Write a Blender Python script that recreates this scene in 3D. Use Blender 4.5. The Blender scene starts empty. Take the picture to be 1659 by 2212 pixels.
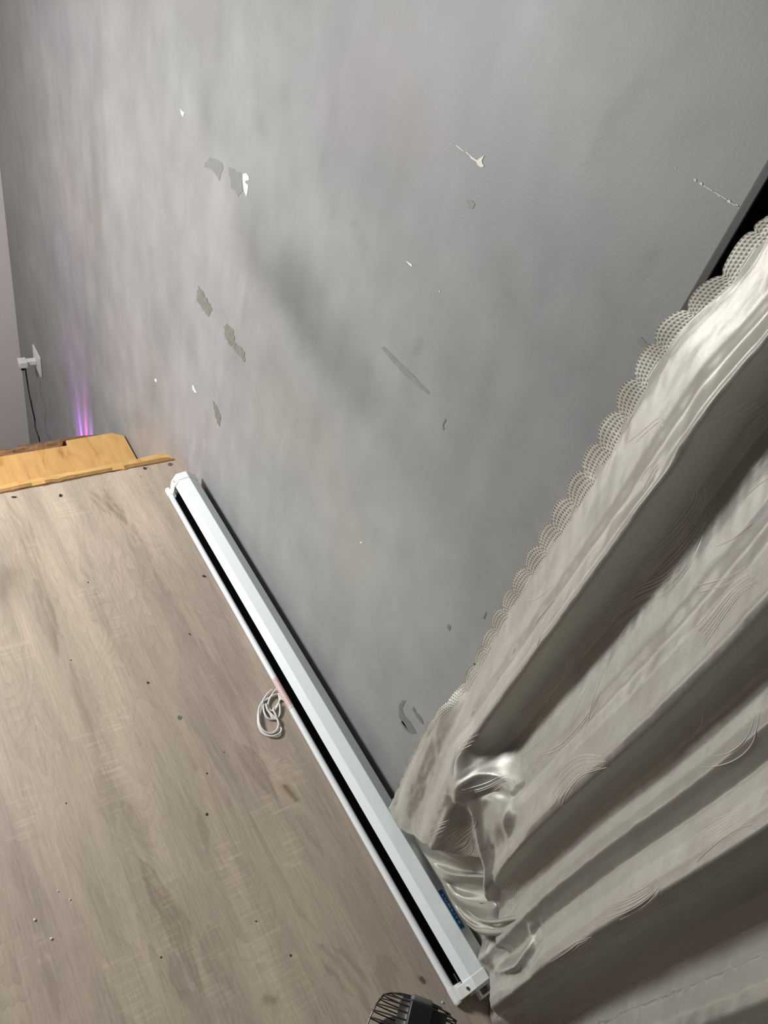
import bpy, bmesh, math, random
import numpy as np
from mathutils import Vector, Matrix
random.seed(4); rng = np.random.default_rng(7)
S = bpy.context.scene; COL = S.collection

# ---------------------------------------------------------------- camera
R = np.array([[0.528762, 0.812316, 0.246077], [0.672268, -0.223834, -0.705658], [-0.518137, 0.538555, -0.664449]])
CAM = np.array([0.0, -0.6982, 1.5]); F = 1545.0; CX, CY = 829.5, 1106.0
cd = bpy.data.cameras.new('camera'); cam = bpy.data.objects.new('camera', cd); COL.objects.link(cam)
M = Matrix.Identity(4)
for i in range(3):
    M[i][0] = R[0][i]; M[i][1] = -R[1][i]; M[i][2] = -R[2][i]; M[i][3] = CAM[i]
cam.matrix_world = M
cd.sensor_fit = 'VERTICAL'; cd.sensor_height = 36; cd.lens = F / 2212 * 36; cd.clip_start = 0.02
S.camera = cam
# ---------------------------------------------------------------- light and exposure
S.view_settings.view_transform = 'Standard'; S.view_settings.look = 'None'
S.view_settings.exposure = 0.17; S.view_settings.gamma = 1.0; S.view_settings.use_curve_mapping = False
W = bpy.data.worlds.new('world'); S.world = W; W.use_nodes = True
W.node_tree.nodes['Background'].inputs[0].default_value = (0.92, 0.90, 0.88, 1)
W.node_tree.nodes['Background'].inputs[1].default_value = 0.055

def light(name, kind, loc, target, energy, color=(1, 1, 1), **kw):
    l = bpy.data.lights.new(name, kind); l.energy = energy; l.color = color
    for k, v in kw.items(): setattr(l, k, v)
    o = bpy.data.objects.new(name, l); COL.objects.link(o); o.location = loc
    o.rotation_euler = (Vector(target) - Vector(loc)).to_track_quat('-Z', 'Y').to_euler()
    return o
light('ceiling_lamp', 'AREA', (-2.05, -1.65, 1.2), (-1.15, 0, -0.8), 60, (0.985, 1.0, 0.98), shape='DISK', size=0.50)
light('end_wall_fill', 'POINT', (-2.8, -1.9, 0.6), (-2.6, 0, 0.3), 12, (1.0, 0.96, 0.97), shadow_soft_size=0.15)  # added fill light that brightens the white end wall, not a fixture
for (x, y, z, tx, ty, tz, e, c, sz) in ((-2.62, -0.016, -0.96, -2.67, 0.02, -0.76, 55, (0.45, 0.10, 1.0), 13), (-2.53, -0.016, -0.95, -2.52, 0.02, -0.76, 60, (0.5, 0.22, 1.0), 15),
                              (-2.585, -0.010, -0.95, -2.59, 0.02, -0.72, 60, (1.0, 0.06, 0.70), 12), (-2.6, -0.12, -1.2, -2.66, 0.02, -0.70, 26, (0.66, 0.25, 1.0), 42)):
    light('led_light', 'SPOT', (x, y, z), (tx, ty, tz), e, c, spot_size=math.radians(sz), spot_blend=1.0, shadow_soft_size=0.004)

# ---------------------------------------------------------------- helpers
def ray(px):
    d = R.T @ np.array([px[0] - CX, px[1] - CY, F]); return d / np.linalg.norm(d)
def hit(px, ax, val):
    d = ray(px); t = (val - CAM[ax]) / d[ax]; return CAM + t * d
WY = 0.02                                   # plane of the grey wall; platform top is z = 0
def wall_at(px, off=0.0): p = hit(px, 1, WY - off); return (p[0], WY - off, p[2])
def floor_at(px, z=0.0): p = hit(px, 2, z); return (p[0], p[1], z)

def tag(o, label=None, cat=None, group=None, kind=None):
    if label: o['label'] = label
    if cat: o['category'] = cat
    if group: o['group'] = group
    if kind: o['kind'] = kind
    return o
def mesh(name, verts, faces, mats, parent=None, smooth=False, fm=None):
    me = bpy.data.meshes.new(name); me.from_pydata([tuple(map(float, v)) for v in verts], [], [tuple(map(int, f)) for f in faces])
    for m in (mats if isinstance(mats, (list, tuple)) else [mats]): me.materials.append(m)
    if fm is not None: me.polygons.foreach_set('material_index', fm)
    if smooth: me.polygons.foreach_set('use_smooth', [True] * len(me.polygons))
    me.update(); o = bpy.data.objects.new(name, me); COL.objects.link(o)
    if parent: o.parent = parent
    return o
def empty(name, loc=(0, 0, 0)):
    o = bpy.data.objects.new(name, None); COL.objects.link(o); o.location = loc; o.empty_display_size = .05
    return o
class MB:
    def __init__(s): s.v = []; s.f = []; s.m = []
    def add(s, v, f, m=0):
        n = len(s.v); s.v += [tuple(p) for p in v]; s.f += [tuple(i + n for i in q) for q in f]; s.m += [m] * len(f)
    def box(s, a, b, m=0):
        (x0, y0, z0), (x1, y1, z1) = a, b
        v = [(x0, y0, z0), (x1, y0, z0), (x1, y1, z0), (x0, y1, z0), (x0, y0, z1), (x1, y0, z1), (x1, y1, z1), (x0, y1, z1)]
        s.add(v, [(0, 3, 2, 1), (4, 5, 6, 7), (0, 1, 5, 4), (1, 2, 6, 5), (2, 3, 7, 6), (3, 0, 4, 7)], m)
    def prism_x(s, prof, x0, x1, m=0, caps=True):           # profile of (y, z), extruded along x
        n = len(prof); v = [(x0, y, z) for y, z in prof] + [(x1, y, z) for y, z in prof]
        f = [(i, (i + 1) % n, n + (i + 1) % n, n + i) for i in range(n)]
        if caps: f += [tuple(range(n))[::-1], tuple(range(n, 2 * n))]
        s.add(v, f, m)
    def tube(s, pts, r, n=8, closed=False, caps=True, m=0):
        pts = [Vector(p) for p in pts]; k = len(pts); rr = r if isinstance(r, (list, tuple)) else [r] * k
        prev = None; v = []
        for i, p in enumerate(pts):
            if closed: t = pts[(i + 1) % k] - pts[i - 1]
            else: t = pts[min(i + 1, k - 1)] - pts[max(i - 1, 0)]
            if t.length < 1e-9: t = Vector((0, 0, 1))
            t.normalize()
            if prev is None:
                a = Vector((0, 0, 1)) if abs(t.z) < .9 else Vector((1, 0, 0))
                u = t.cross(a).normalized()
            else: u = (prev - t * prev.dot(t)).normalized()
            prev = u; w = t.cross(u)
            for j in range(n):
                an = 2 * math.pi * j / n; v.append(p + (u * math.cos(an) + w * math.sin(an)) * rr[i])
        f = []
        for i in range(k if closed else k - 1):
            a = i * n; b = ((i + 1) % k) * n
            f += [(a + j, a + (j + 1) % n, b + (j + 1) % n, b + j) for j in range(n)]
        if caps and not closed: f += [tuple(range(n))[::-1], tuple(range((k - 1) * n, k * n))]
        s.add(v, f, m)
    def cyl(s, a, b, r, n=24, m=0): s.tube([a, b], r, n, m=m)
    def build(s, name, mats, parent=None, smooth=False, bevel=0, sharp=35):
        o = mesh(name, s.v, s.f, mats, parent, False, s.m)
        bm = bmesh.new(); bm.from_mesh(o.data); bmesh.ops.recalc_face_normals(bm, faces=bm.faces); bm.to_mesh(o.data); bm.free()
        if smooth:
            o.data.polygons.foreach_set('use_smooth', [True] * len(o.data.polygons)); o.data.set_sharp_from_angle(angle=math.radians(sharp))
        if bevel:
            b = o.modifiers.new('bevel', 'BEVEL'); b.width = bevel; b.segments = 3; b.limit_method = 'ANGLE'; b.angle_limit = math.radians(25)
            for p in o.data.polygons: p.use_smooth = True
            o.data.set_sharp_from_angle(angle=math.radians(25))
            b.harden_normals = False
        return o
def spline(pts, n=8, closed=False):
    pts = [np.array(p, float) for p in pts]; out = []; k = len(pts)
    rngi = range(k) if closed else range(k - 1)
    for i in rngi:
        if closed: p0, p1, p2, p3 = pts[i - 1], pts[i], pts[(i + 1) % k], pts[(i + 2) % k]
        else: p0, p1, p2, p3 = pts[max(i - 1, 0)], pts[i], pts[i + 1], pts[min(i + 2, k - 1)]
        for j in range(n):
            t = j / n; out.append(.5 * (2 * p1 + (p2 - p0) * t + (2 * p0 - 5 * p1 + 4 * p2 - p3) * t * t + (3 * p1 - p0 - 3 * p2 + p3) * t ** 3))
    if not closed: out.append(pts[-1])
    return out

class NT:
    def __init__(s, name):
        s.mat = bpy.data.materials.new(name); s.mat.use_nodes = True; s.t = s.mat.node_tree; s.b = s.t.nodes['Principled BSDF']
    def n(s, typ, ins=None, **kw):
        o = s.t.nodes.new(typ)
        for k, v in kw.items(): setattr(o, k, v)
        for k, v in (ins or {}).items():
            if hasattr(v, 'is_linked') or hasattr(v, 'links'): s.t.links.new(v, o.inputs[k])
            else: o.inputs[k].default_value = v
        return o
    def math(s, op, a, b=0.0, c=0.0): return s.n('ShaderNodeMath', {0: a, 1: b, 2: c}, operation=op).outputs[0]
    def mix(s, f, a, b, mode='MIX'):
        o = s.n('ShaderNodeMix', data_type='RGBA', blend_type=mode)
        for i, v in ((0, f), (6, a), (7, b)):
            if hasattr(v, 'links'): s.t.links.new(v, o.inputs[i])
            else: o.inputs[i].default_value = v
        return o.outputs[2]
    def ramp(s, f, stops):
        o = s.n('ShaderNodeValToRGB', {0: f}); e = o.color_ramp.elements
        while len(e) < len(stops): e.new(0.5)
        for i, (p, c) in enumerate(stops): e[i].position = p; e[i].color = c if len(c) == 4 else (*c, 1)
        return o.outputs[0]
    def coords(s, scale=(1, 1, 1), rot=(0, 0, 0)):
        return s.n('ShaderNodeMapping', {0: s.n('ShaderNodeTexCoord').outputs['Object'], 2: rot, 3: scale}).outputs[0]
    def noise(s, vec, scale, detail=4, rough=.5, dist=0.0): return s.n('ShaderNodeTexNoise', {'Vector': vec, 'Scale': scale, 'Detail': detail, 'Roughness': rough, 'Distortion': dist}).outputs[0]
    def set(s, **kw):
        names = dict(color='Base Color', rough='Roughness', metal='Metallic', spec='Specular IOR Level', sheen='Sheen Weight', coat='Coat Weight', coat_r='Coat Roughness', trans='Transmission Weight', aniso='Anisotropic', alpha='Alpha', sss='Subsurface Weight')
        for k, v in kw.items():
            i = s.b.inputs[names[k]]
            if hasattr(v, 'links'): s.t.links.new(v, i)
            else: i.default_value = (*v, 1) if isinstance(v, tuple) and len(v) == 3 else v
    def bump(s, h, strength=.3, dist=.001):
        s.t.links.new(s.n('ShaderNodeBump', {'Height': h, 'Strength': strength, 'Distance': dist}).outputs[0], s.b.inputs['Normal'])
def simple(name, color, rough=.5, metal=0.0, var=.06, scale=40, bump=0.0, **kw):
    t = NT(name); nz = t.noise(t.coords(), scale, 4)
    a = tuple(c * (1 - var) for c in color) + (1,); b = tuple(min(1, c * (1 + var)) for c in color) + (1,)
    t.set(color=t.mix(nz, a, b), rough=rough, metal=metal, **kw)
    if bump: t.bump(nz, bump)
    return t.mat

# ---- numpy value noise used for weathering colours stored in the meshes
def vnoise(u, v, seed=0):
    r = np.random.default_rng(seed).random((64, 64)); iu = np.floor(u).astype(int); iv = np.floor(v).astype(int); fu = u - iu; fv = v - iv
    fu = fu * fu * (3 - 2 * fu); fv = fv * fv * (3 - 2 * fv)
    g = lambda a, b: r[a % 64, b % 64]
    return (g(iu, iv) * (1 - fu) + g(iu + 1, iv) * fu) * (1 - fv) + (g(iu, iv + 1) * (1 - fu) + g(iu + 1, iv + 1) * fu) * fv
def fbm(u, v, seed=0, o=4): return sum(vnoise(u * 2 ** i, v * 2 ** i, seed + i) * .5 ** (i + 1) for i in range(o)) / (1 - .5 ** o)
def sst(x, a, b): t = np.clip((x - a) / (b - a), 0, 1); return t * t * (3 - 2 * t)
def seg_dist(px, py, pts):                    # distance to polyline and position along it 0..1
    best = np.full(px.shape, 1e9); tt = np.zeros(px.shape); L = [0]
    for a, b in zip(pts[:-1], pts[1:]): L.append(L[-1] + math.hypot(b[0] - a[0], b[1] - a[1]))
    for i, (a, b) in enumerate(zip(pts[:-1], pts[1:])):
        dx, dy = b[0] - a[0], b[1] - a[1]; l2 = dx * dx + dy * dy + 1e-12
        t = np.clip(((px - a[0]) * dx + (py - a[1]) * dy) / l2, 0, 1)
        d = np.hypot(px - a[0] - t * dx, py - a[1] - t * dy); m = d < best
        best = np.where(m, d, best); tt = np.where(m, (L[i] + t * (L[i + 1] - L[i])) / L[-1], tt)
    return best, tt
def in_poly(px, py, poly):
    ins = np.zeros(px.shape, bool); n = len(poly)
    for i in range(n):
        (x0, y0), (x1, y1) = poly[i], poly[(i + 1) % n]
        c = (y0 > py) != (y1 > py)
        ins ^= c & (px < (x1 - x0) * (py - y0) / ((y1 - y0) if y1 != y0 else 1e-9) + x0)
    return ins
def set_colors(me, rgb, name='wear_and_light'):
    a = me.color_attributes.new(name, 'FLOAT_COLOR', 'POINT'); arr = np.ones((len(rgb), 4), np.float32); arr[:, :3] = rgb; a.data.foreach_set('color', arr.ravel())

# ---------------------------------------------------------------- materials
def m_wall():
    t = NT('grey_wall_paint'); at = t.n('ShaderNodeAttribute', attribute_name='wear_and_light').outputs[0]
    co = t.coords(); n1 = t.noise(co, 9, 6, .6); n2 = t.noise(co, 260, 3)
    c = t.mix(1.0, at, t.ramp(n1, [(.3, (.93, .93, .93)), (.7, (1.05, 1.05, 1.05))]), 'MULTIPLY')
    t.set(color=c, rough=t.n('ShaderNodeMapRange', {0: n1, 3: .42, 4: .58}).outputs[0], spec=.4); t.bump(n2, .25, .0006); return t.mat
def m_oak():
    t = NT('oak_laminate'); at = t.n('ShaderNodeAttribute', attribute_name='wear_and_light').outputs[0]
    y = t.n('ShaderNodeSeparateXYZ', {0: t.n('ShaderNodeTexCoord').outputs['Object']}).outputs[1]
    warp = t.noise(t.coords((1.5, 5.5, 1)), 1.0, 3, .55, .5)
    v = t.math('ADD', t.math('MULTIPLY', warp, 24.0), t.math('MULTIPLY', y, 26.0))
    saw = t.ramp(t.math('FRACT', v), [(0.0, (.88, .865, .86)), (.14, (.93, .92, .915)), (.55, (1.0, 1.0, 1.0)), (.97, (1.04, 1.04, 1.03))])
    msk = t.ramp(t.noise(t.coords((1.3, 7, 1)), 1.6, 3, .6), [(.40, (0, 0, 0)), (.62, (1, 1, 1))])
    pore = t.ramp(t.noise(t.coords((42, 760, 1), (0, 0, -.10)), 1.0, 3, .65), [(.33, (.80, .78, .77)), (.43, (1, 1, 1))])
    fine = t.ramp(t.noise(t.coords((9, 230, 1), (0, 0, .02)), 1.0, 6, .7), [(.3, (.84, .83, .82)), (.7, (1.10, 1.10, 1.09))])
    tone = t.ramp(t.noise(t.coords((1.6, 13, 1)), 1.2, 5, .6, .6), [(.32, (.78, .775, .78)), (.66, (1.07, 1.06, 1.04))])
    sm = t.ramp(t.noise(t.coords((330, 9, 1), (0, 0, .04)), 1.0, 2, .5), [(.60, (0, 0, 0)), (.68, (1, 1, 1))])
    smm = t.ramp(t.noise(t.coords((4.5, 11, 1)), 1.4, 2, .5), [(.57, (0, 0, 0)), (.66, (1, 1, 1))])
    c = t.mix(1.0, at, tone, 'MULTIPLY'); c = t.mix(msk, c, t.mix(1.0, c, saw, 'MULTIPLY')); c = t.mix(1.0, c, fine, 'MULTIPLY'); c = t.mix(1.0, c, pore, 'MULTIPLY')
    c = t.mix(t.math('MULTIPLY', t.math('MULTIPLY', sm, smm), .30), c, (.66, .59, .50, 1))
    t.set(color=c, rough=.46, spec=.4); t.bump(fine, .10, .0005); return t.mat
def m_ply():
    t = NT('golden_plywood'); a = t.noise(t.coords((14, 3, 3), (0, 0, .12)), 2.2, 5, .6, 2.0); b = t.noise(t.coords((3, 160, 160)), 2, 3); b2 = t.noise(t.coords((90, 6, 6)), 2, 4)
    c = t.ramp(a, [(.30, (.47, .235, .075)), (.45, (.63, .37, .13)), (.7, (.70, .43, .165))])
    c = t.mix(1.0, c, t.ramp(b2, [(.3, (.86, .84, .8)), (.6, (1, 1, 1))]), 'MULTIPLY'); t.set(color=c, rough=.45); t.bump(b2, .1, .0005); return t.mat
def m_tread():
    t = NT('plywood_tread'); a = t.noise(t.coords((2.6, 11, 3), (0, 0, .1)), 1.5, 4, .6, 1.6); b2 = t.noise(t.coords((5, 120, 6)), 2, 4)
    c = t.ramp(a, [(.30, (.40, .19, .065)), (.42, (.56, .32, .115)), (.7, (.64, .39, .15))])
    c = t.mix(1.0, c, t.ramp(b2, [(.3, (.90, .88, .85)), (.6, (1, 1, 1))]), 'MULTIPLY'); t.set(color=c, rough=.45); return t.mat
def m_worn():
    t = NT('worn_brown_edge'); a = t.noise(t.coords((30, 8, 8)), 3, 6, .7)
    t.set(color=t.ramp(a, [(.3, (.055, .025, .012)), (.5, (.16, .075, .03)), (.7, (.30, .15, .06))]), rough=.8); t.bump(a, .6, .003); return t.mat
def m_satin():
    t = NT('champagne_satin'); co = t.coords()
    wv = t.n('ShaderNodeTexWave', {'Vector': t.coords((1, .2, .02)), 'Scale': 900, 'Distortion': 1.0, 'Detail': 1, 'Detail Scale': 2}, wave_type='BANDS', bands_direction='X').outputs[1]
    n = t.noise(t.coords((1100, 300, 90)), 1.0, 3, .6); n2 = t.noise(co, 14, 4, .6)
    c = t.mix(n2, (.47, .45, .405, 1), (.55, .53, .48, 1)); c = t.mix(1.0, c, t.ramp(n, [(.3, (.94, .94, .94)), (.7, (1.03, 1.03, 1.03))]), 'MULTIPLY')
    t.set(color=c, rough=t.n('ShaderNodeMapRange', {0: n2, 3: .34, 4: .46}).outputs[0], metal=.62, spec=.6, aniso=.80)
    t.t.links.new(t.n('ShaderNodeTangent', direction_type='RADIAL', axis='Z').outputs[0], t.b.inputs['Tangent']); t.b.inputs['Anisotropic Rotation'].default_value = .25
    t.bump(t.math('ADD', t.math('MULTIPLY', wv, .35), n), .35, .0007); return t.mat
def m_lace():
    t = NT('satin_lace_trim'); uv = t.n('ShaderNodeUVMap').outputs[0]; s = t.n('ShaderNodeSeparateXYZ', {0: uv}); u, v = s.outputs[0], s.outputs[1]
    jit = t.noise(t.coords(), 160, 2)
    vv = t.math('ADD', t.math('MULTIPLY', v, 6.0), t.math('MULTIPLY', jit, .35)); uu = t.math('ADD', t.math('MULTIPLY', u, 11.0), t.math('MULTIPLY', t.math('FLOOR', vv), .5))
    fu = t.math('SUBTRACT', t.math('FRACT', uu), .5); fv = t.math('SUBTRACT', t.math('FRACT', vv), .5)
    d = t.math('SQRT', t.math('ADD', t.math('MULTIPLY', fu, fu), t.math('MULTIPLY', fv, fv)))
    hole = t.math('MULTIPLY', t.math('LESS_THAN', d, .30), t.math('LESS_THAN', v, .80))
    t.set(color=t.mix(hole, t.mix(t.noise(t.coords(), 300, 3), (.38, .36, .31, 1), (.56, .53, .46, 1)), (.16, .15, .13, 1)), rough=.5, metal=.2)
    t.bump(d, .5, .001); return t.mat
MW = m_wall(); MO = m_oak(); MP = m_ply(); MWE = m_worn(); MSAT = m_satin(); MLACE = m_lace()
MWHITEWALL = simple('white_wall_paint', (.84, .78, .78), .7, var=.03, scale=6, bump=.1)
MCHIP = simple('bare_plaster_chip', (.80, .79, .70), .9, bump=.4, scale=200)
MTAPE = simple('tape_residue', (.165, .16, .14), .8, var=.40, scale=90, bump=.3)
MSCUFF = simple('wall_scuff', (.175, .175, .175), .7, var=.2, scale=120)
MENAMEL = simple('white_enamel', (.82, .87, .87), .28, var=.015, scale=12, coat=.3, coat_r=.15)
MPLASTIC = simple('white_plastic', (.80, .82, .81), .42, var=.03, scale=60)
MTUBE = simple('white_tube_metal', (.83, .87, .87), .22, var=.02, scale=20, coat=.4, coat_r=.1)
MBLACK = simple('black_screen_cloth', (.0012, .0012, .0012), 1.0, var=.3, spec=.02)
MCHROME = simple('chrome', (.75, .75, .75), .2, 1.0)
MBLUE = simple('blue_label', (.004, .15, .40), .35, var=.12, scale=90)
MSILVER = simple('silver_print', (.75, .85, .88), .3, .3)
MPINK = simple('pink_sticker', (.78, .62, .60), .5, var=.12, scale=500)
MRED = simple('red_print', (.50, .16, .15), .6)
MCORD = simple('white_cord', (.78, .77, .74), .8, var=.08, scale=900, bump=.6)
MFANB = simple('black_fan_plastic', (.016, .018, .016), .4, var=.2, scale=90, bump=.15)
MFANG = simple('grey_fan_rim', (.13, .14, .13), .45)
MWIRE = simple('black_wire', (.010, .007, .009), .3, .3)
MCABLE = simple('black_cable', (.012, .012, .014), .5)
MSOCK = simple('socket_plastic', (.72, .71, .68), .5, var=.05, scale=200)
MCHARGE = simple('charger_plastic', (.80, .78, .82), .35)
MFRAME = simple('window_frame_paint', (.040, .034, .030), .5, var=.3, scale=30, bump=.2)
MGLASS = simple('night_glass', (.002, .002, .003), .25, spec=.15)
MREVEAL = simple('window_reveal', (.05, .047, .045), .8, var=.2)
MDARKMARK = simple('dark_floor_mark', (.035, .022, .018), .7, var=.4, scale=300)
MGREYMARK = simple('grey_filler', (.13, .15, .13), .7, var=.2, scale=300)
MCRUMB = simple('white_crumb', (.75, .72, .66), .8)
MPLUG = simple('dark_plug', (.006, .008, .02), .4)

# ---------------------------------------------------------------- the grey wall
X0, X1, ZB, ZT = -3.845, 1.50, -2.30, 2.10
WX0, WX1, WZ0, WZ1 = -0.370, 0.85, 0.55, 1.95                      # window opening behind the curtain
def axis(a, b, step, extra=()):
    g = list(np.linspace(a, b, int(round((b - a) / step)) + 1)) + list(extra); g = sorted(g); o = [g[0]]
    for q in g[1:]:
        if q - o[-1] > step * .2 or q in extra:
            if q in extra and q - o[-1] <= step * .2: o[-1] = q
            else: o.append(q)
    return np.array(o)
xs = axis(X0, X1, .016, (WX0, WX1)); zs = axis(ZB, ZT, .016, (WZ0, WZ1)); GX, GZ = np.meshgrid(xs, zs, indexing='ij'); px_, pz_ = GX.ravel(), GZ.ravel()
base = np.array([.278, .270, .271])
n1 = fbm(px_ * 2.1 + 5, pz_ * 2.1, 11, 5); n2 = fbm(px_ * 5 + 3 * pz_, pz_ * 6 - px_ * 2, 31, 4); n3 = fbm(px_ * 1.2, pz_ * 1.5 + 9, 51, 3); n4 = fbm(px_ * 24 + 3 * pz_, pz_ * 7, 71, 4)
lum = 1 + (n1 - .5) * .30 + (n2 - .5) * .26 + (n4 - .5) * .20
rgb = base[None] * lum[:, None]
g = sst(n3, .35, .65)[:, None]; rgb = rgb * (np.array([1.012, .992, 1.012]) * (1 - g) + np.array([.978, 1.006, .992]) * g)
p2 = sst(fbm(px_ * 3 + 20, pz_ * 3, 91, 3), .5, .8)[:, None]; rgb = rgb * (1 + p2 * np.array([.01, 0, -.045]))
def wp(pts): return [tuple(np.array(wall_at(p))[[0, 2]]) for p in pts]
def smear(pts, width, amount, tint=(1, 1, 1), edge=1.0):
    global rgb
    q = wp(pts); d, t = seg_dist(px_, pz_, q); wob = 1 + .5 * (fbm(px_ * 18, pz_ * 18, 5, 3) - .5)
    k = np.exp(-(d / (width * wob)) ** (2 * edge))[:, None] * amount; rgb = rgb * (1 - k) + rgb * np.array(tint) * k
DK = (.62, .64, .60)
smear([(535, 470), (545, 560), (640, 640)], .060, .50, DK); smear([(640, 620), (690, 700), (740, 780), (765, 830)], .080, .62, DK, 1.8); smear([(610, 640), (680, 740)], .05, .30, DK)
smear([(700, 500), (740, 580), (720, 640)], .06, .6, (1.08, 1.13, 1.12)); smear([(820, 640), (1000, 700)], .14, .6, (.99, 1.04, 1.03))
smear([(600, 860), (700, 1000), (760, 1150)], .16, .5, (1.0, .98, .90)); smear([(340, 720), (335, 860)], .10, .6, (.74, .75, .70))
smear([(475, 880), (490, 790), (500, 745)], .03, .45, (.72, .73, .68)); smear([(525, 600), (514, 690)], .010, .5, (1.3, 1.3, 1.28))
smear([(180, 560), (190, 700), (200, 860)], .05, .5, (.75, .72, .72)); smear([(110, 600), (130, 760)], .25, .5, (.84, .79, .84))
smear([(240, 0), (250, 400)], .11, .6, (1.08, 1.08, 1.04)); smear([(330, 0), (300, 300), (290, 600)], .10, .6, (1.04, 1.04, 1.01)); smear([(200, 200), (215, 700)], .05, .5, (.78, .78, .70))  # the two pale streaks paint a glossy lamp reflection into the wall colour
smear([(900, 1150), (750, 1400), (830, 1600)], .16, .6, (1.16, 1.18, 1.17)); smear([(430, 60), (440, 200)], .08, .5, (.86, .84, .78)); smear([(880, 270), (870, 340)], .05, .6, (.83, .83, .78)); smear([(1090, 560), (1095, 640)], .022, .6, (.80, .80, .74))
smear([(1375, 180), (1320, 260), (1285, 350)], .010, .6, (.70, .72, .69)); smear([(1475, 290), (1500, 270)], .015, .5, (.78, .78, .74)); smear([(1310, 590), (1305, 640)], .01, .5, (.8, .8, .78))
smear([(765, 485), (785, 530)], .012, .6, (.76, .76, .74)); smear([(700, 340), (695, 355)], .012, .5, (.75, .75, .72)); smear([(614, 190), (618, 215)], .012, .5, (.75, .75, .73))
smear([(560, 260), (575, 300)], .014, .5, (.8, .8, .78)); smear([(905, 745), (900, 770)], .006, .6, (.7, .7, .7)); smear([(1415, 540), (1405, 580)], .008, .5, (.75, .75, .75))
smear([(430, 1030), (440, 950)], .008, .55, (1.35, 1.35, 1.3)); smear([(410, 1000), (425, 930)], .008, .5, (1.3, 1.3, 1.28)); smear([(445, 940), (450, 900)], .02, .5, (.75, .75, .72))
smear([(300, 900), (340, 980)], .10, .5, (1.03, 1.02, .97)); smear([(400, 1000), (300, 905), (265, 900)], .035, .5, (.88, .87, .84))
smear([(1480, 160), (1560, 120), (1659, 60)], .12, .5, (.86, .84, .83)); smear([(1190, 130), (1250, 120)], .10, .5, (.9, .88, .86))
smear([(1050, 450), (1250, 500)], .10, .4, (.9, .9, .92)); smear([(930, 900), (1000, 1050)], .12, .4, (1.03, 1.05, 1.05))
ix = {}; V = np.stack([px_, np.full(px_.shape, WY), pz_], 1); NZ = len(zs); Fc = []
for i in range(len(xs) - 1):
    for j in range(NZ - 1):
        cx, cz = (xs[i] + xs[i + 1]) / 2, (zs[j] + zs[j + 1]) / 2
        if WX0 < cx < WX1 and WZ0 < cz < WZ1: continue
        a = i * NZ + j; Fc.append((a, a + NZ, a + NZ + 1, a + 1))
fmats = [0] * len(Fc); V = [tuple(v) for v in V]
def decal(pts, m, off=.0007):
    n = len(V); V.extend(wall_at(p, off) for p in pts); Fc.append(tuple(range(n, n + len(pts)))); fmats.append(m)
def jag(pts, amt=1.0, k=3):                 # ragged outline
    out = []
    for i, p in enumerate(pts):
        q = pts[(i + 1) % len(pts)]
        for j in range(k):
            t = j / k; out.append((p[0] + (q[0] - p[0]) * t + random.uniform(-amt, amt), p[1] + (q[1] - p[1]) * t + random.uniform(-amt, amt)))
    return out
# chips of bare plaster
decal([(524, 376), (532, 374), (537, 381), (538, 389), (531, 390), (530, 395), (536, 400), (535, 412), (532, 425), (527, 412), (524, 392)], 1)
decal([(389, 235), (393, 240), (398, 243), (395, 253), (391, 246)], 1)
decal([(1004, 328), (1009, 329), (1019, 338), (1030, 346), (1037, 341), (1047, 335), (1041, 346), (1042, 353), (1046, 359), (1040, 362), (1033, 358), (1028, 349), (1017, 342), (1014, 336)], 1)
decal([(985, 313), (990, 316), (1003, 327), (1001, 327), (986, 316)], 1)
decal([(876, 563), (880, 565), (889, 571), (891, 577), (885, 573)], 1); decal([(415, 831), (419, 835), (420, 840), (425, 848), (421, 848), (416, 841)], 1)
decal([(778, 1171), (783, 1170), (781, 1174), (778, 1174)], 1); decal([(948, 627), (951, 629), (949, 632)], 1); decal([(335, 817), (339, 821), (337, 826), (334, 822)], 1)
for a, b, r in ((1501, 389, 3.2), (1514, 397, 3.6), (1553, 423, 2), (1574, 435, 4.2), (1591, 445, 4), (1602, 450, 2.5), (1459, 362, 1.5), (1540, 413, 1.2)):
    decal([(a - r, b - r * .6), (a + r * .2, b - r * .9), (a + r, b - r * .1), (a + r * .8, b + r), (a - r * .4, b + r * .5)], 1)
decal([(1520, 400), (1570, 430), (1569, 431.5), (1519, 401.5)], 1); decal([(1578, 437), (1606, 454), (1605, 455), (1577, 438.5)], 1)
# tape residue and scuffs
for q in ([(428, 618), (440, 633), (449, 650), (458, 668), (449, 684), (437, 667), (424, 650), (426, 634)],
          [(483, 705), (490, 700), (503, 712), (508, 733), (498, 748), (487, 730)], [(504, 738), (518, 748), (527, 760), (528, 784), (519, 772), (505, 758)],
          [(461, 866), (470, 882), (476, 897), (475, 921), (470, 915), (463, 892)]):
    decal(jag(q, 1.6, 5), 2)
for q in ([(823, 752), (829, 750), (930, 848), (922, 851), (870, 806)], [(1378, 730), (1385, 728), (1404, 748), (1396, 756), (1376, 741)], [(1008, 432), (1018, 432), (1026, 441), (1022, 451), (1012, 450)]):
    decal(jag(q, 1.1, 5), 4, .0005)
for q in ([(452, 340), (478, 350), (481, 362), (474, 392), (461, 372), (440, 358)], [(494, 360), (523, 376), (525, 412), (514, 424), (500, 404)]): decal(jag(q, 1.8, 5), 4, .0005)
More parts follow.
